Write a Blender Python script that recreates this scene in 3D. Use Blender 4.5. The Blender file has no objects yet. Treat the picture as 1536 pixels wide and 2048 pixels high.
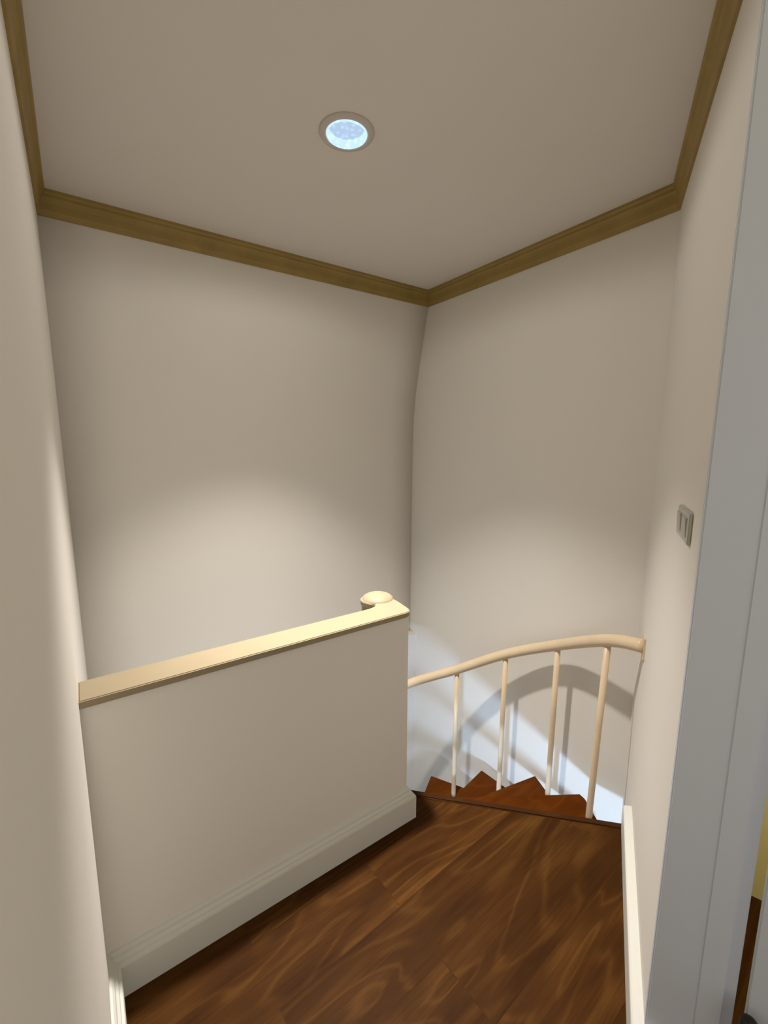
import bpy, bmesh, math
from mathutils import Vector, Matrix
from math import pi, sin, cos

S = bpy.context.scene
COL = S.collection

# ------------------------------------------------------------------ camera
YAW, PITCH, ROLL = 0.6101, 0.1539, 0.0026
F = Vector((sin(YAW) * cos(PITCH), cos(YAW) * cos(PITCH), -sin(PITCH)))
R0 = Vector((cos(YAW), -sin(YAW), 0))
U0 = R0.cross(F)
Rv = R0 * cos(ROLL) + U0 * sin(ROLL)
Uv = U0 * cos(ROLL) - R0 * sin(ROLL)
cam = bpy.data.cameras.new('camera')
cam.sensor_fit = 'VERTICAL'
cam.sensor_height = 24
cam.lens = 872.8 / 2048 * 24
cam.clip_start = 0.01
cam_o = bpy.data.objects.new('camera', cam)
m = Matrix((Rv, Uv, -F)).transposed().to_4x4()
m.translation = Vector((0, 0, 1.5))
cam_o.matrix_world = m
COL.objects.link(cam_o)
S.camera = cam_o

# ------------------------------------------------------------------ world fill, exposure, lamps
S.view_settings.view_transform = 'Standard'
S.view_settings.look = 'None'
S.view_settings.exposure = 0.32
S.view_settings.gamma = 1.0
S.view_settings.use_curve_mapping = False
W = bpy.data.worlds.new('hall_warm_fill')
S.world = W
W.use_nodes = True
bg = W.node_tree.nodes['Background']
bg.inputs[0].default_value = (1.0, 0.93, 0.85, 1)  # even warm fill, added to lift the faces the downlight misses
bg.inputs[1].default_value = 0.60


def lamp(name, kind, loc, energy, color, aim=None, **kw):
    l = bpy.data.lights.new(name, kind)
    l.energy = energy
    l.color = color
    for k, v in kw.items():
        setattr(l, k, v)
    o = bpy.data.objects.new(name, l)
    o.location = loc
    if aim is not None:
        d = Vector(aim) - Vector(loc)
        o.rotation_euler = d.to_track_quat('-Z', 'Y').to_euler()
    COL.objects.link(o)
    return o


# cool lamp of the lower storey, under the landing, shining out into the stairwell
lamp('lower_storey_lamp', 'POINT', (0.70, 0.90, -0.41), 41.0, (0.45, 0.67, 1.0), shadow_soft_size=0.06)
# unseen warm light, added to brighten the room behind the door
lamp('side_room_fill', 'POINT', (1.62, -0.02, 1.72), 11.0, (1.0, 0.88, 0.45), shadow_soft_size=0.1)


# ------------------------------------------------------------------ materials
def mat(name, color, rough=0.6, spec=0.3, noise=0.0, nscale=3.0, bump=0.0, bscale=60.0):
    mt = bpy.data.materials.new(name)
    mt.use_nodes = True
    nt = mt.node_tree
    b = nt.nodes['Principled BSDF']
    b.inputs['Base Color'].default_value = (*color, 1)
    b.inputs['Roughness'].default_value = rough
    b.inputs['Specular IOR Level'].default_value = spec
    tc = nt.nodes.new('ShaderNodeTexCoord')
    if noise:
        n = nt.nodes.new('ShaderNodeTexNoise')
        n.inputs['Scale'].default_value = nscale
        n.inputs['Detail'].default_value = 5
        nt.links.new(tc.outputs['Object'], n.inputs['Vector'])
        r = nt.nodes.new('ShaderNodeValToRGB')
        r.color_ramp.elements[0].position = 0.3
        r.color_ramp.elements[1].position = 0.7
        r.color_ramp.elements[0].color = (*[c * (1 - noise) for c in color], 1)
        r.color_ramp.elements[1].color = (*[min(1, c * (1 + noise)) for c in color], 1)
        nt.links.new(n.outputs['Fac'], r.inputs['Fac'])
        nt.links.new(r.outputs['Color'], b.inputs['Base Color'])
    if bump:
        n = nt.nodes.new('ShaderNodeTexNoise')
        n.inputs['Scale'].default_value = bscale
        n.inputs['Detail'].default_value = 4
        nt.links.new(tc.outputs['Object'], n.inputs['Vector'])
        bp = nt.nodes.new('ShaderNodeBump')
        bp.inputs['Strength'].default_value = bump
        bp.inputs['Distance'].default_value = 0.002
        nt.links.new(n.outputs['Fac'], bp.inputs['Height'])
        nt.links.new(bp.outputs['Normal'], b.inputs['Normal'])
    return mt


def emit_mat(name, color, strength):
    mt = bpy.data.materials.new(name)
    mt.use_nodes = True
    nt = mt.node_tree
    nt.nodes.clear()
    out = nt.nodes.new('ShaderNodeOutputMaterial')
    e = nt.nodes.new('ShaderNodeEmission')
    e.inputs[1].default_value = strength
    tc = nt.nodes.new('ShaderNodeTexCoord')
    v = nt.nodes.new('ShaderNodeTexVoronoi')
    v.inputs['Scale'].default_value = 55
    nt.links.new(tc.outputs['Object'], v.inputs['Vector'])
    r = nt.nodes.new('ShaderNodeValToRGB')
    r.color_ramp.elements[0].position = 0.15
    r.color_ramp.elements[0].color = (*[min(1, c * 1.22) for c in color], 1)
    r.color_ramp.elements[1].position = 0.5
    r.color_ramp.elements[1].color = (*color, 1)
    nt.links.new(v.outputs['Distance'], r.inputs['Fac'])
    nt.links.new(r.outputs['Color'], e.inputs[0])
    nt.links.new(e.outputs[0], out.inputs[0])
    return mt


def wood_mat(name, dark, mid, light, angle=0.0, plank=0.0, rough=0.45, spec=0.35, offset=(0, 0, 0)):
    """Grain runs along the object's X after turning by angle; plank > 0 cuts boards of that width."""
    mt = bpy.data.materials.new(name)
    mt.use_nodes = True
    nt = mt.node_tree
    L = nt.links.new
    b = nt.nodes['Principled BSDF']
    b.inputs['Roughness'].default_value = rough
    b.inputs['Specular IOR Level'].default_value = spec
    tc = nt.nodes.new('ShaderNodeTexCoord')
    mp = nt.nodes.new('ShaderNodeMapping')
    mp.inputs['Rotation'].default_value = (0, 0, -angle)
    mp.inputs['Location'].default_value = offset
    L(tc.outputs['Object'], mp.inputs['Vector'])
    vec = mp.outputs['Vector']
    brick = None
    if plank:
        brick = nt.nodes.new('ShaderNodeTexBrick')
        brick.offset = 0.37
        brick.inputs['Color1'].default_value = (0, 0, 0, 1)
        brick.inputs['Color2'].default_value = (1, 1, 1, 1)
        brick.inputs['Mortar'].default_value = (0.5, 0.5, 0.5, 1)
        brick.inputs['Scale'].default_value = 1.0
        brick.inputs['Mortar Size'].default_value = 0.0012
        brick.inputs['Brick Width'].default_value = 1.15
        brick.inputs['Row Height'].default_value = plank
        L(vec, brick.inputs['Vector'])
        mul = nt.nodes.new('ShaderNodeVectorMath')
        mul.operation = 'MULTIPLY'
        mul.inputs[1].default_value = (3.1, 1.7, 5.3)
        L(brick.outputs['Color'], mul.inputs[0])
        add = nt.nodes.new('ShaderNodeVectorMath')
        add.operation = 'ADD'
        L(vec, add.inputs[0])
        L(mul.outputs[0], add.inputs[1])
        vec = add.outputs[0]
    sc = nt.nodes.new('ShaderNodeVectorMath')
    sc.operation = 'MULTIPLY'
    sc.inputs[1].default_value = (1.0, 4.5, 1.0)
    L(vec, sc.inputs[0])
    # cathedral figure: rings of a slowly varying field
    n1 = nt.nodes.new('ShaderNodeTexNoise')
    n1.inputs['Scale'].default_value = 1.5
    n1.inputs['Detail'].default_value = 1.5
    n1.inputs['Roughness'].default_value = 0.45
    n1.inputs['Distortion'].default_value = 0.6
    L(sc.outputs[0], n1.inputs['Vector'])
    m1 = nt.nodes.new('ShaderNodeMath')
    m1.operation = 'MULTIPLY'
    m1.inputs[1].default_value = 42.0
    L(n1.outputs['Fac'], m1.inputs[0])
    s1 = nt.nodes.new('ShaderNodeMath')
    s1.operation = 'SINE'
    L(m1.outputs[0], s1.inputs[0])
    s2 = nt.nodes.new('ShaderNodeMapRange')
    s2.inputs['From Min'].default_value = -1
    s2.inputs['From Max'].default_value = 1
    L(s1.outputs[0], s2.inputs['Value'])
    pw = nt.nodes.new('ShaderNodeMath')
    pw.operation = 'POWER'
    pw.inputs[1].default_value = 4.0
    L(s2.outputs[0], pw.inputs[0])
    # broad tone and fine fibres
    n2 = nt.nodes.new('ShaderNodeTexNoise')
    n2.inputs['Scale'].default_value = 3.0
    n2.inputs['Detail'].default_value = 3
    L(sc.outputs[0], n2.inputs['Vector'])
    sc3 = nt.nodes.new('ShaderNodeVectorMath')
    sc3.operation = 'MULTIPLY'
    sc3.inputs[1].default_value = (3.0, 90.0, 3.0)
    L(vec, sc3.inputs[0])
    n3 = nt.nodes.new('ShaderNodeTexNoise')
    n3.inputs['Scale'].default_value = 1.6
    n3.inputs['Detail'].default_value = 3
    L(sc3.outputs[0], n3.inputs['Vector'])

    def mix(a, bb, wa, wb):
        x = nt.nodes.new('ShaderNodeMath')
        x.operation = 'MULTIPLY'
        x.inputs[1].default_value = wa
        L(a, x.inputs[0])
        y = nt.nodes.new('ShaderNodeMath')
        y.operation = 'MULTIPLY_ADD'
        y.inputs[1].default_value = wb
        L(bb, y.inputs[0])
        L(x.outputs[0], y.inputs[2])
        return y.outputs[0]
    v = mix(pw.outputs[0], n2.outputs['Fac'], 0.15, 0.70)
    v = mix(v, n3.outputs['Fac'], 1.0, 0.30)
    r = nt.nodes.new('ShaderNodeValToRGB')
    e = r.color_ramp.elements
    e[0].position, e[0].color = 0.30, (*dark, 1)
    e[1].position, e[1].color = 0.78, (*light, 1)
    x = e.new(0.54)
    x.color = (*mid, 1)
    L(v, r.inputs['Fac'])
    col = r.outputs['Color']
    if brick is not None:
        mx = nt.nodes.new('ShaderNodeMix')
        mx.data_type = 'RGBA'
        mx.blend_type = 'MULTIPLY'
        L(brick.outputs['Fac'], mx.inputs['Factor'])
        L(col, mx.inputs['A'])
        mx.inputs['B'].default_value = (0.86, 0.82, 0.78, 1)
        col = mx.outputs['Result']
        # each board a little lighter or darker
        hv = nt.nodes.new('ShaderNodeMapRange')
        hv.inputs['To Min'].default_value = 0.86
        hv.inputs['To Max'].default_value = 1.12
        L(brick.outputs['Color'], hv.inputs['Value'])
        hs = nt.nodes.new('ShaderNodeHueSaturation')
        L(hv.outputs[0], hs.inputs['Value'])
        L(col, hs.inputs['Color'])
        col = hs.outputs['Color']
    L(col, b.inputs['Base Color'])
    return mt


M_WALL = mat('wall_paint_cream', (0.80, 0.762, 0.695), 0.75, 0.15, noise=0.012, nscale=1.5, bump=0.10, bscale=90)
M_CEIL = mat('ceiling_paint', (0.80, 0.755, 0.69), 0.85, 0.1, noise=0.012, nscale=1.5, bump=0.10, bscale=90)
M_WHITE = mat('gloss_white_trim', (0.67, 0.67, 0.61), 0.45, 0.3, noise=0.01)
M_GREY = mat('door_frame_paint_cool_lit', (0.72, 0.785, 0.88), 0.5, 0.3, noise=0.01)  # pale paint with cool daylight put into its bluish colour
M_CORN = mat('cornice_ochre_paint', (0.35, 0.245, 0.075), 0.5, 0.3, noise=0.10, nscale=9)
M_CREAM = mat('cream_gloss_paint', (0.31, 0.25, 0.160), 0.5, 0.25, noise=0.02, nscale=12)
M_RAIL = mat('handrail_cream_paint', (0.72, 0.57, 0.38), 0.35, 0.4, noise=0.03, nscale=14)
M_PLATE = mat('switch_plastic', (0.52, 0.51, 0.44), 0.4, 0.4, noise=0.01)
M_ROCK = mat('switch_rocker_plastic', (0.46, 0.45, 0.40), 0.35, 0.4, noise=0.01)
M_DARKGAP = mat('dark_gap', (0.05, 0.04, 0.03), 0.8, 0.1, noise=0.05)
M_RING = mat('lamp_ring_paint', (0.62, 0.57, 0.50), 0.45, 0.4, noise=0.01)
M_CAN = mat('lamp_can_metal', (0.75, 0.77, 0.80), 0.25, 0.5, noise=0.01)
M_GLASS = emit_mat('lamp_glass_glow', (0.38, 0.50, 0.66), 1.0)
M_GLASSRIM = emit_mat('lamp_rim_glow', (0.52, 0.72, 0.80), 1.0)
M_BLACK = mat('black_iron', (0.012, 0.011, 0.010), 0.4, 0.4, noise=0.05)
M_YELL = mat('side_room_yellow_paint', (0.78, 0.68, 0.34), 0.8, 0.1, noise=0.02)
M_FLOOR = wood_mat('landing_wood', (0.030, 0.0096, 0.0014), (0.055, 0.0200, 0.0032), (0.096, 0.039, 0.0080), angle=0.06, plank=0.19, rough=0.55, spec=0.06, offset=(0.35, 0.03, 0))
M_NOSE = wood_mat('nosing_wood', (0.025, 0.0085, 0.002), (0.040, 0.014, 0.003), (0.06, 0.023, 0.005), angle=-0.80, rough=0.5, spec=0.08)
M_TREAD = wood_mat('tread_wood', (0.062, 0.0145, 0.0008), (0.088, 0.022, 0.0013), (0.116, 0.033, 0.0025), angle=0.0, rough=0.6, spec=0.04)
M_LOWFL = wood_mat('lower_floor_wood', (0.06, 0.03, 0.012), (0.10, 0.05, 0.02), (0.15, 0.08, 0.03), plank=0.19)


# ------------------------------------------------------------------ mesh helpers
def link(name, bm, material, parent=None, smooth=False, kind=None):
    bmesh.ops.recalc_face_normals(bm, faces=bm.faces)
    me = bpy.data.meshes.new(name)
    bm.to_mesh(me)
    bm.free()
    me.materials.append(material)
    if smooth:
        for p in me.polygons:
            p.use_smooth = True
    o = bpy.data.objects.new(name, me)
    COL.objects.link(o)
    if parent:
        o.parent = parent
    if kind:
        o['kind'] = kind
    return o


def add_prism(bm, poly, z0, z1):
    lo = [bm.verts.new((x, y, z0)) for x, y in poly]
    hi = [bm.verts.new((x, y, z1)) for x, y in poly]
    n = len(poly)
    for i in range(n):
        bm.faces.new((lo[i], lo[(i + 1) % n], hi[(i + 1) % n], hi[i]))
    bm.faces.new(hi)
    bm.faces.new(lo[::-1])


def prism(name, poly, z0, z1, material, parent=None, kind=None, bevel=0.0, segs=2):
    bm = bmesh.new()
    add_prism(bm, poly, z0, z1)
    if bevel:
        bmesh.ops.recalc_face_normals(bm, faces=bm.faces)
        bmesh.ops.bevel(bm, geom=bm.edges[:], offset=bevel, segments=segs, affect='EDGES', clamp_overlap=True)
    return link(name, bm, material, parent, kind=kind)


def sweep_profile(name, path, prof, material, kind=None, parent=None, closed_ends=True):
    """prof: (out, z) pairs; out is measured along the mitred normal to the left of the path (room side)."""
    bm = bmesh.new()
    rings = []
    n = len(path)
    for i, (p, nrm) in enumerate(path):
        ring = [bm.verts.new((p[0] + nrm[0] * u, p[1] + nrm[1] * u, z)) for u, z in prof]
        rings.append(ring)
    k = len(prof)
    for a, b in zip(rings, rings[1:]):
        for j in range(k):
            bm.faces.new((a[j], a[(j + 1) % k], b[(j + 1) % k], b[j]))
    bm.faces.new(rings[0])
    bm.faces.new(rings[-1][::-1])
    return link(name, bm, material, parent, kind=kind)


def tube(bm, pts, rad, seg=16):
    pts = [Vector(p) for p in pts]
    rings = []
    up = Vector((0, 0, 1))
    for i, p in enumerate(pts):
        t = (pts[min(i + 1, len(pts) - 1)] - pts[max(i - 1, 0)]).normalized()
        ref = up if abs(t.z) < 0.95 else Vector((1, 0, 0))
        a = t.cross(ref).normalized()
        b = a.cross(t).normalized()
        rings.append([bm.verts.new(p + (a * cos(2 * pi * k / seg) + b * sin(2 * pi * k / seg)) * rad) for k in range(seg)])
    for r0, r1 in zip(rings, rings[1:]):
        for k in range(seg):
            bm.faces.new((r0[k], r0[(k + 1) % seg], r1[(k + 1) % seg], r1[k]))
    bm.faces.new(rings[0][::-1])
    bm.faces.new(rings[-1])


def lathe(bm, prof, c, seg=40, cap=True):
    """prof: (radius, z) pairs about the vertical axis through c."""
    rings = []
    for r, z in prof:
        if r < 1e-6:
            rings.append([bm.verts.new((c[0], c[1], c[2] + z))])
        else:
            rings.append([bm.verts.new((c[0] + r * cos(2 * pi * k / seg), c[1] + r * sin(2 * pi * k / seg), c[2] + z)) for k in range(seg)])
    for a, b in zip(rings, rings[1:]):
        for k in range(seg):
            q = [a[k % len(a)], a[(k + 1) % len(a)], b[(k + 1) % len(b)], b[k % len(b)]]
            q = list(dict.fromkeys(q))
            if len(q) > 2:
                bm.faces.new(q)


def tag(o, label, cat, group=None):
    o['label'] = label
    o['category'] = cat
    if group:
        o['group'] = group
    return o


def empty(name, loc, label, cat):
    o = bpy.data.objects.new(name, None)
    o.empty_display_size = 0.1
    o.location = loc
    COL.objects.link(o)
    return tag(o, label, cat)


def local(o, parent):
    """keep the world place of a mesh whose points are in world coordinates under a moved Empty"""
    o.matrix_parent_inverse = Matrix.Translation(parent.location).inverted()
    return o


# ------------------------------------------------------------------ the plan of the place
AL = -0.048                       # left wall
BB = 2.352                        # back left wall
AK = 2.000                        # back right wall
RC = Vector((1.9993, 0.8604))     # corner of back right and right wall
DR = Vector((-0.8838, -0.4678))   # along the right wall, towards the camera
NR = Vector((-0.4678, 0.8838))    # out of the right wall, into the landing
EC = RC + DR * 1.118              # end of the right wall, at the door frame
ZC, ZCOR = 2.494, 2.400
LOW = -2.62
BH, AE, HH = 1.2355, 0.978, 0.8600  # stair half wall: face, end, height

# ------------------------------------------------------------------ setting
# floor of the landing
prism('floor', [(AL - .05, -1.3), (2.5, -1.3), (2.5, 0.62), (1.80, 0.62), (1.72, 0.635), (1.664, 0.675), (1.064, 1.290),
                (1.055, 1.318), (AL - .05, 1.318)], -0.24, 0.0, M_FLOOR, kind='structure')
# darker nosing along the edge of the landing
dn = (Vector((1.634, 0.745)) - Vector((1.081, 1.328))).normalized()
nn = Vector((dn.y, -dn.x))
if nn.dot(Vector((-1, -1))) < 0:
    nn = -nn
P0, P1 = Vector((1.068, 1.342)), Vector((1.690, 0.688))
o = prism('trim_1', [tuple(P0), tuple(P1), tuple(P1 + nn * 0.034), tuple(P0 + nn * 0.034)], -0.030, 0.004, M_NOSE, kind='structure', bevel=0.006, segs=3)

prism('ceiling', [(AL - .12, -1.3), (2.5, -1.3), (2.5, 2.75), (AL - .12, 2.75)], ZC + 0.10, ZC + 0.16, M_CEIL, kind='structure')


def ceiling_with_hole():
    c = Vector((0.803, 1.364))
    r = 0.070
    bm = bmesh.new()
    seg = 48
    outer = []
    x0, x1, y0, y1 = AL - .12, 2.5, -1.3, 2.75
    inner0, inner1, out0 = [], [], []
    for k in range(seg):
        a = 2 * pi * k / seg
        dx, dy = cos(a), sin(a)
        t = min(((x1 - c.x) / dx) if dx > 1e-9 else 1e9, ((x0 - c.x) / dx) if dx < -1e-9 else 1e9,
                ((y1 - c.y) / dy) if dy > 1e-9 else 1e9, ((y0 - c.y) / dy) if dy < -1e-9 else 1e9)
        out0.append(bm.verts.new((c.x + dx * t, c.y + dy * t, ZC)))
        inner0.append(bm.verts.new((c.x + dx * r, c.y + dy * r, ZC)))
        inner1.append(bm.verts.new((c.x + dx * r, c.y + dy * r, ZC + .10)))
    for k in range(seg):
        j = (k + 1) % seg
        bm.faces.new((inner0[k], out0[k], out0[j], inner0[j]))
        bm.faces.new((inner1[k], inner0[k], inner0[j], inner1[j]))
    corner = [bm.verts.new((x, y, ZC)) for x, y in ((x0, y0), (x1, y0), (x1, y1), (x0, y1))]
    for cv in corner:   # fill the four corner triangles
        ks = sorted(range(seg), key=lambda k: (out0[k].co - cv.co).length)
        best = None
        for k in range(seg):
            j = (k + 1) % seg
            p, q = out0[k].co, out0[j].co
            if abs(p.x - q.x) > 1e-6 and abs(p.y - q.y) > 1e-6:
                d = (p - cv.co).length + (q - cv.co).length
                if best is None or d < best[0]:
                    best = (d, k, j)
        if best:
            bm.faces.new((out0[best[1]], cv, out0[best[2]]))
    return link('ceiling_plaster', bm, M_CEIL, bpy.data.objects['ceiling'])


ceiling_with_hole()

# left wall (the camera stands beside it)
prism('wall_left', [(AL, BB + .02), (AL, -1.3), (AL - .12, -1.3), (AL - .12, BB + .02)], LOW, ZC + .02, M_WALL, kind='structure')


# back left wall, out of plumb towards the far corner
def back_left():
    bm = bmesh.new()
    zs = [(-.05, .152), (0.07, .152), (1.0, .152), (1.5, .148), (1.68, .140), (1.85, .121), (2.02, .088), (2.18, .052), (2.30, .024), (2.40, .0), (ZC + .02, 0.0)]
    nx = 8
    grid = []
    for z, d in zs:
        row = []
        for i in range(nx + 1):
            t = i / nx
            x = AL - .02 + (AK + .05 - AL + .02) * t
            row.append(bm.verts.new((x, BB + d * (x - AL) / (AK - AL), z)))
        grid.append(row)
    for a, b in zip(grid, grid[1:]):
        for i in range(nx):
            bm.faces.new((a[i], a[i + 1], b[i + 1], b[i]))
    back = [[bm.verts.new((x, BB + .30, z)) for x in (AL - .02, AK + .05)] for z in (zs[0][0], zs[-1][0])]
    bm.faces.new((back[0][0], back[0][1], back[1][1], back[1][0]))
    bm.faces.new([grid[0][i] for i in range(nx + 1)] + [back[0][1], back[0][0]])
    bm.faces.new([grid[-1][i] for i in range(nx + 1)] + [back[1][1], back[1][0]])
    bm.faces.new([r[0] for r in grid] + [back[1][0], back[0][0]])
    bm.faces.new([r[nx] for r in grid] + [back[1][1], back[0][1]])
    return link('wall_back_left', bm, M_WALL, smooth=False, kind='structure')


wbl = back_left()
for p in wbl.data.polygons:
    p.use_smooth = abs(p.normal.y) > 0.8 and p.center.y < BB + .25
# thicker wall of the storey below with its ledge
prism('wall_lower_left', [(AL - .02, BB + .02), (AK + .02, BB + .085), (AK + .02, BB + .30), (AL - .02, BB + .30)], LOW, 0.075, M_WALL, kind='structure')
# back right wall
prism('wall_back_right', [(AK, BB + .30), (AK, RC.y), (AK + .12, RC.y - .02), (AK + .12, BB + .30)], LOW, ZC + .02, M_WALL, kind='structure')
# right wall with its end at the door frame
prism('wall_right', [tuple(RC - DR * .02), tuple(EC - DR * .012), tuple(EC - DR * .012 - NR * .092), tuple(RC - DR * .06 - NR * .092)], LOW, ZC + .02, M_WALL, kind='structure')
# lower storey shell
prism('wall_lower_right', [tuple(EC), tuple(EC + DR * 1.25), tuple(EC + DR * 1.25 - NR * .09), tuple(EC - NR * .09)], LOW, -0.24, M_WALL, kind='structure')
prism('floor_lower', [(AL - .1, -.3), (2.15, -.3), (2.15, 2.7), (AL - .1, 2.7)], LOW - .1, LOW, M_LOWFL, kind='structure')
# half wall beside the stair
prism('wall_stair', [(AL - .01, BH), (AE, BH), (AE, BH + .082), (AL - .01, BH + .082)], -0.26, HH, M_WALL, kind='structure')

# cornice, mitred round the room
PROF = [(0.0, ZC + .01), (0.034, ZC + .01), (0.034, ZC - .012), (0.030, ZC - .018), (0.0235, ZC - .020), (0.0235, ZC - .026), (0.017, ZC - .034),
        (0.014, ZC - .046), (0.0135, ZC - .072), (0.011, ZC - .080), (0.008, ZCOR), (0.0, ZCOR)]


def miter(n1, n2):
    s = Vector(n1) + Vector(n2)
    return s * (2 / s.length_squared)


nl, nb, nk = Vector((1, 0)), Vector((0, -1)), Vector((-1, 0))
L_, K_ = Vector((AL, BB)), Vector((AK, BB))
mL, mK, mR = miter(nl, nb), miter(nb, nk), miter(nk, NR)
sweep_profile('trim_2', [(Vector((AL, -1.3)), nl), (L_, mL)], PROF, M_CORN, kind='structure')
sweep_profile('trim_3', [(L_, mL), (K_, mK)], PROF, M_CORN, kind='structure')
sweep_profile('trim_4', [(K_, mK), (RC, mR)], PROF, M_CORN, kind='structure')
sweep_profile('trim_5', [(RC, mR), (EC, NR)], PROF, M_CORN, kind='structure')

# baseboards: plain board with a moulded top
BP = [(0.0, 0.0), (0.0285, 0.0), (0.0285, 0.094), (0.0265, 0.100), (0.0205, 0.103), (0.0190, 0.110), (0.0125, 0.116), (0.0105, 0.124), (0.0055, 0.131), (0.0, 0.133)]
# along the half wall and round its end
sweep_profile('baseboard_stair', [(Vector((AL, BH)), miter(nl, nb)), (Vector((AE, BH)), Vector((1, -1))), (Vector((AE, BH + .085)), Vector((1, 0)))], BP, M_WHITE, kind='structure')
sweep_profile('baseboard_left', [(Vector((AL, -1.3)), nl), (Vector((AL, BH)), miter(nl, nb))], BP, M_WHITE, kind='structure')
BPR = [(0.0, 0.0), (0.0285, 0.0), (0.0285, 0.092), (0.0270, 0.097), (0.0230, 0.100), (0.0090, 0.105), (0.0, 0.106)]
Rs = RC + DR * 0.385
sweep_profile('baseboard_right', [(Rs, NR), (EC, NR + DR), (EC - NR * .03, DR)], BPR, M_WHITE, kind='structure')

# ------------------------------------------------------------------ door at the right edge
fr = lambda off, out: EC - NR * off + DR * out       # off: along the frame from the wall's corner, out: towards the camera


def frame_box(name, a0, a1, o0, o1, z0, z1, material, parent=None, kind=None, bevel=0.0):
    return prism(name, [tuple(fr(a0, o0)), tuple(fr(a1, o0)), tuple(fr(a1, o1)), tuple(fr(a0, o1))], z0, z1, material, parent, kind, bevel)


frame_box('trim_7', 0, .110, -.012, 0, 0, ZC, M_GREY, kind='structure', bevel=.003)  # covers the wall end; the cool light on it is in the colour
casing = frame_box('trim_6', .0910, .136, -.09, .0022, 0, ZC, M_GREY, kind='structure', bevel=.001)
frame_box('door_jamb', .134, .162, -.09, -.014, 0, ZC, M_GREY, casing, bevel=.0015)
# the leaf, standing a little open
hp = fr(.178, .0)
ang = math.radians(14)
ld = (-NR).copy()
ld = Vector((ld.x * cos(-ang) - ld.y * sin(-ang), ld.x * sin(-ang) + ld.y * cos(-ang)))
ln = Vector((ld.y, -ld.x))
if ln.dot(DR) < 0:
    ln = -ln
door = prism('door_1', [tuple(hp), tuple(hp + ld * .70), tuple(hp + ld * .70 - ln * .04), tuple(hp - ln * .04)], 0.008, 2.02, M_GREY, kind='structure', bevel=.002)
bm = bmesh.new()
hc = fr(.176, .030)
lathe(bm, [(0, -.055), (.012, -.052), (.014, -.045), (.014, .030), (.017, .032), (.017, .040), (.014, .050), (.007, .056), (0, .058)], (hc.x, hc.y, .243), 20)
hinge = link('door_hinge', bm, M_BLACK, door, smooth=True)
hinge['label'] = 'black hinge knuckle'
# the room behind the door
wy = Vector((1.74, 0.31))
wd = Vector((0.30, -0.95)).normalized()
wn = Vector((wd.y, -wd.x))
if wn.x < 0:
    wn = -wn
prism('wall_side_room', [tuple(wy - wd * .25), tuple(wy + wd * 1.0), tuple(wy + wd * 1.0 + wn * .1), tuple(wy - wd * .25 + wn * .1)], 0, ZC, M_YELL, kind='structure')

# ------------------------------------------------------------------ capping rail of the half wall
cap_e = empty('capping_rail', (AL, BH + .04, HH), 'cream painted capping rail along the top of the half wall, curling into a volute', 'handrail')


def cap_outline():
    pts = [(AL, 1.2205), (.953, 1.2205)]
    for k in range(1, 9):   # rounded outer corner
        a = -pi / 2 + (pi / 2) * k / 8 * 0.95
        pts.append((.953 + .037 * cos(a), 1.2575 + .037 * sin(a)))
    pts += [(.995, 1.285), (1.000, 1.318), (1.003, 1.350)]
    vc, vr = (.943, 1.408), .061
    for k in range(0, 15):
        a = math.radians(-18 + (228) * k / 14)
        pts.append((vc[0] + vr * cos(a), vc[1] + vr * sin(a)))
    # end of the curl, the slot behind it, and back along the rail
    pts += [(.899, 1.366), (.905, 1.374), (.911, 1.393), (.915, 1.385), (.912, 1.366), (.904, 1.350), (.890, 1.3385), (.868, 1.3330), (.84, 1.3313), (AL, 1.3313)]
    return pts


bm = bmesh.new()
add_prism(bm, cap_outline(), HH, HH + .0215)
bmesh.ops.recalc_face_normals(bm, faces=bm.faces)
top_edges = [e for e in bm.edges if all(v.co.z > HH + .021 for v in e.verts) or all(v.co.z < HH + .001 for v in e.verts)]
bmesh.ops.bevel(bm, geom=top_edges, offset=.0028, segments=3, affect='EDGES', clamp_overlap=True)
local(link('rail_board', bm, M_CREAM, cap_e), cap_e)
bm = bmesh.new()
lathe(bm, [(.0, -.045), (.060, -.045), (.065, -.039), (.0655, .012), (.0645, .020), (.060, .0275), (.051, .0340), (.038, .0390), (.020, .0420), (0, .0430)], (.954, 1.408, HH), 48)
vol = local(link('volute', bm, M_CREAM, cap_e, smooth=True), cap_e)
vol['label'] = 'rounded volute knob'

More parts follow.
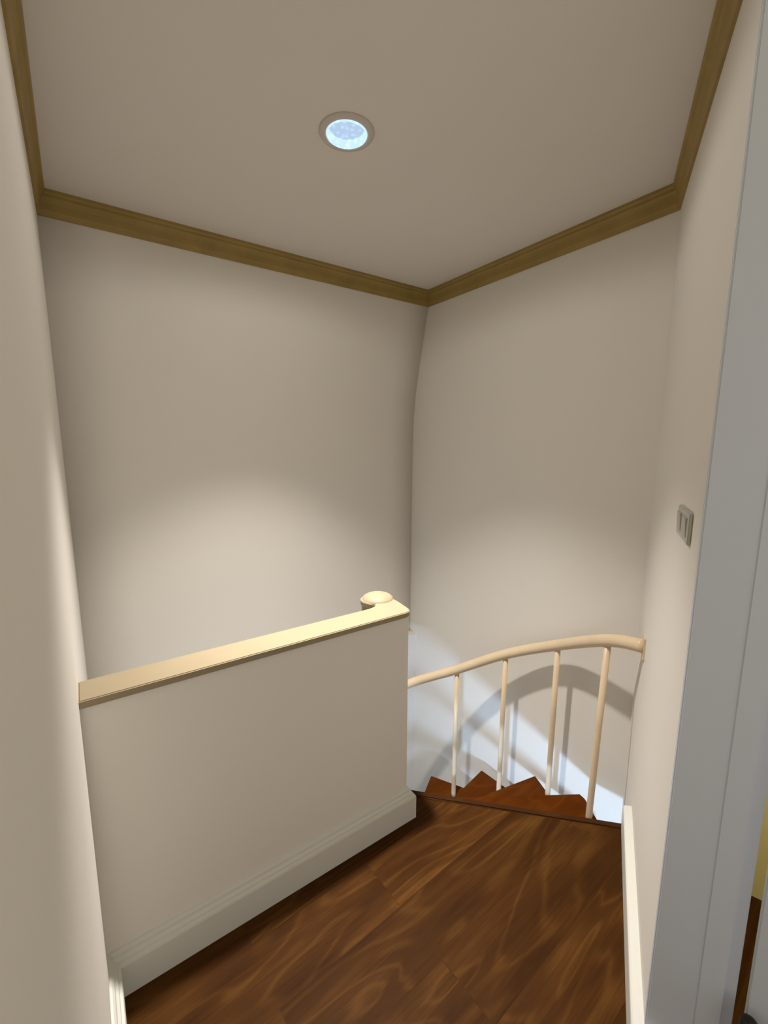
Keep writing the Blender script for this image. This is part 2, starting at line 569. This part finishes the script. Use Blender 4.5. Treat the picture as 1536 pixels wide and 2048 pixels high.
# ------------------------------------------------------------------ spiral stair
PC = Vector((1.065, 1.462))
RISE = 0.175
far = [(1.873, 0.993), (1.971, 1.321), (1.920, 1.667), (1.769, 1.970)]
ang_far = [math.atan2(y - PC.y, x - PC.x) for x, y in far]
step = (ang_far[3] - ang_far[0]) / 3
NT = 14
for i in range(4, NT):
    a = ang_far[3] + step * (i - 3)
    far.append((PC.x + .875 * cos(a), PC.y + .875 * sin(a)))
    ang_far.append(a)
stair = empty('spiral_staircase', (PC.x, PC.y, LOW), 'spiral staircase with brown wooden treads and curved cream tubular railing beyond the landing', 'staircase')
TT = 0.034
prev_a = ang_far[0] - step
for i in range(NT):
    z = -RISE * (i + 1)
    a1 = ang_far[i]
    a0 = ang_far[i - 1] if i else prev_a
    rfar = (Vector(far[i]) - PC).length
    rn = .900 if i else .905
    a0 -= .05
    pn = PC + Vector((cos(a0), sin(a0))) * rn
    if i == 0:
        pn = Vector((1.752, 0.815))
    pf = Vector(far[i])
    e = (pf - pn).normalized()
    ri = (pf - PC).normalized()
    poly = [PC + Vector((cos(a0 - .9), sin(a0 - .9))) * .05, pn, pf - e * (.030 if i == 0 else .004), pf - ri * (.012 if i == 0 else .004),
            PC + Vector((cos(a1 + .9), sin(a1 + .9))) * .05]
    t = prism('tread', [tuple(p) for p in poly], z - TT, z, M_TREAD, stair, bevel=.003)
    local(t, stair)
bm = bmesh.new()
lathe(bm, [(0, LOW), (.045, LOW), (.045, -.02), (0, -.02)], (PC.x, PC.y, 0), 24)
local(link('center_pole', bm, M_RAIL, stair, smooth=False), stair)

# ------------------------------------------------------------------ railing of the stair
rail = stair
bal = [(1.755, .891), (1.901, 1.192), (1.861, 1.481), (1.777, 1.764)]
btop = [.649, .483, .318, .128]
RR = .027
wallp = RC + DR * .290
ctrl = [(wallp.x - .06, wallp.y - .13, .76), (wallp.x, wallp.y, .727), (1.790, .890, .649 + RR), (1.893, 1.185, .483 + RR), (1.868, 1.481, .318 + RR), (1.777, 1.764, .128 + RR)]
a_b = math.atan2(1.764 - PC.y, 1.777 - PC.x)
for k in range(1, 11):
    a = a_b + step * (k + .14)
    ctrl.append((PC.x + .775 * cos(a), PC.y + .775 * sin(a), .128 + RR - RISE * k))
    bal.append((PC.x + .775 * cos(a), PC.y + .775 * sin(a)))
    btop.append(.128 - RISE * k)


def catmull(P, n=12):
    P = [Vector(p) for p in P]
    out = []
    for i in range(1, len(P) - 2):
        p0, p1, p2, p3 = P[i - 1:i + 3]
        for k in range(n):
            t = k / n
            out.append(0.5 * (2 * p1 + (p2 - p0) * t + (2 * p0 - 5 * p1 + 4 * p2 - p3) * t * t + (3 * p1 - p0 - 3 * p2 + p3) * t ** 3))
    out.append(P[-2])
    return out


curve = catmull(ctrl)
bm = bmesh.new()
tube(bm, curve, RR, 24)
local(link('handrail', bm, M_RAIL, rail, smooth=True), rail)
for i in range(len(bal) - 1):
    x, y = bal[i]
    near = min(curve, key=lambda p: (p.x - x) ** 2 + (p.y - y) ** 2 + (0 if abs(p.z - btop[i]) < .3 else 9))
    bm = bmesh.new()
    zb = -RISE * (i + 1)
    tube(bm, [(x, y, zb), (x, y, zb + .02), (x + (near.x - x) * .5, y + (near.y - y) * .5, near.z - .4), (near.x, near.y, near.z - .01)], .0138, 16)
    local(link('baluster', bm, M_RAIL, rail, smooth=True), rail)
# small plate where the rail meets the wall
bm = bmesh.new()
pl = [(-.020, -.052), (.020, -.052), (.026, -.045), (.026, .040), (.020, .046), (-.020, .046), (-.026, .040), (-.026, -.045)]
f0 = [bm.verts.new((wallp.x + DR.x * u + NR.x * .0, wallp.y + DR.y * u + NR.y * .0, .727 + z)) for u, z in pl]
f1 = [bm.verts.new((wallp.x + DR.x * u + NR.x * .007, wallp.y + DR.y * u + NR.y * .007, .727 + z)) for u, z in pl]
for k in range(8):
    bm.faces.new((f0[k], f0[(k + 1) % 8], f1[(k + 1) % 8], f1[k]))
bm.faces.new(f1)
bm.faces.new(f0[::-1])
local(link('wall_plate', bm, M_RAIL, rail), rail)

# ------------------------------------------------------------------ ceiling downlight
LC = Vector((0.803, 1.364))
dl = empty('recessed_downlight', (LC.x, LC.y, ZC), 'round recessed downlight glowing bluish white in the ceiling', 'ceiling light')
bm = bmesh.new()
lathe(bm, [(.066, .002), (.088, .002), (.0895, -.002), (.086, -.0065), (.070, -.0085), (.066, -.006), (.066, .002)], (LC.x, LC.y, ZC), 48)
local(link('trim_ring', bm, M_RING, dl, smooth=True), dl)
bm = bmesh.new()
lathe(bm, [(.066, -.004), (.066, .012), (.060, .060), (.045, .095), (.0, .097)], (LC.x, LC.y, ZC), 48)
local(link('reflector', bm, M_CAN, dl, smooth=True), dl)
bm = bmesh.new()
lathe(bm, [(.0665, -.006), (.0650, -.0105), (.0625, -.0105), (.0575, .006), (.0565, .014)], (LC.x, LC.y, ZC), 48)
gr = local(link('glass_rim', bm, M_GLASSRIM, dl, smooth=True), dl)
gr['label'] = 'bright glass rim'
bm = bmesh.new()
lathe(bm, [(.0570, .013), (.050, .0125), (.040, .0105), (.020, .009), (0, .0085)], (LC.x, LC.y, ZC), 48)
lens = local(link('lens', bm, M_GLASS, dl, smooth=True), dl)
lens['label'] = 'glowing bluish glass lens'
sp = lamp('downlight_beam', 'SPOT', (LC.x, LC.y, ZC - .022), 106.0, (1.0, 0.945, 0.885), aim=(LC.x, LC.y, 0),
          spot_size=math.radians(88), spot_blend=0.62, shadow_soft_size=0.045)

lamp('downlight_core', 'SPOT', (LC.x, LC.y, ZC - .022), 200.0, (1.0, 0.945, 0.885), aim=(LC.x, LC.y, 0),
     spot_size=math.radians(64), spot_blend=1.0, shadow_soft_size=0.045)
# the wide, weak spill of the same lamp
lamp('downlight_spill', 'SPOT', (LC.x, LC.y, ZC - .020), 8.0, (1.0, 0.945, 0.885), aim=(LC.x, LC.y, 0),
     spot_size=math.radians(172), spot_blend=0.25, shadow_soft_size=0.05)

# ------------------------------------------------------------------ light switch on the right wall
s0 = RC + DR * .830
sw = empty('light_switch', (s0.x, s0.y, 1.275), 'grey plastic double light switch on the right wall near the door frame', 'light switch')


def on_wall(name, t0, t1, z0, z1, o0, o1, material, parent, bevel=.0, tilt=0.0):
    bm = bmesh.new()
    vs = []
    for o_ in (o0, o1):
        for t_, z_ in ((t0, z0), (t1, z0), (t1, z1), (t0, z1)):
            oo = o_ + (tilt if (o_ == o1 and z_ == z1) else 0)
            p = RC + DR * t_ + NR * oo
            vs.append(bm.verts.new((p.x, p.y, z_)))
    for f in ((0, 1, 2, 3), (7, 6, 5, 4), (0, 4, 5, 1), (1, 5, 6, 2), (2, 6, 7, 3), (3, 7, 4, 0)):
        bm.faces.new([vs[k] for k in f])
    if bevel:
        bmesh.ops.recalc_face_normals(bm, faces=bm.faces)
        bmesh.ops.bevel(bm, geom=bm.edges[:], offset=bevel, segments=2, affect='EDGES')
    return local(link(name, bm, material, parent), parent)


on_wall('plate', .832, 1.012, 1.277, 1.350, 0.0, .008, M_PLATE, sw, .0025)
on_wall('rocker', .852, .906, 1.291, 1.336, .006, .0095, M_ROCK, sw, .001, tilt=.003)
on_wall('rocker', .936, .990, 1.291, 1.336, .006, .0095, M_ROCK, sw, .001, tilt=.003)
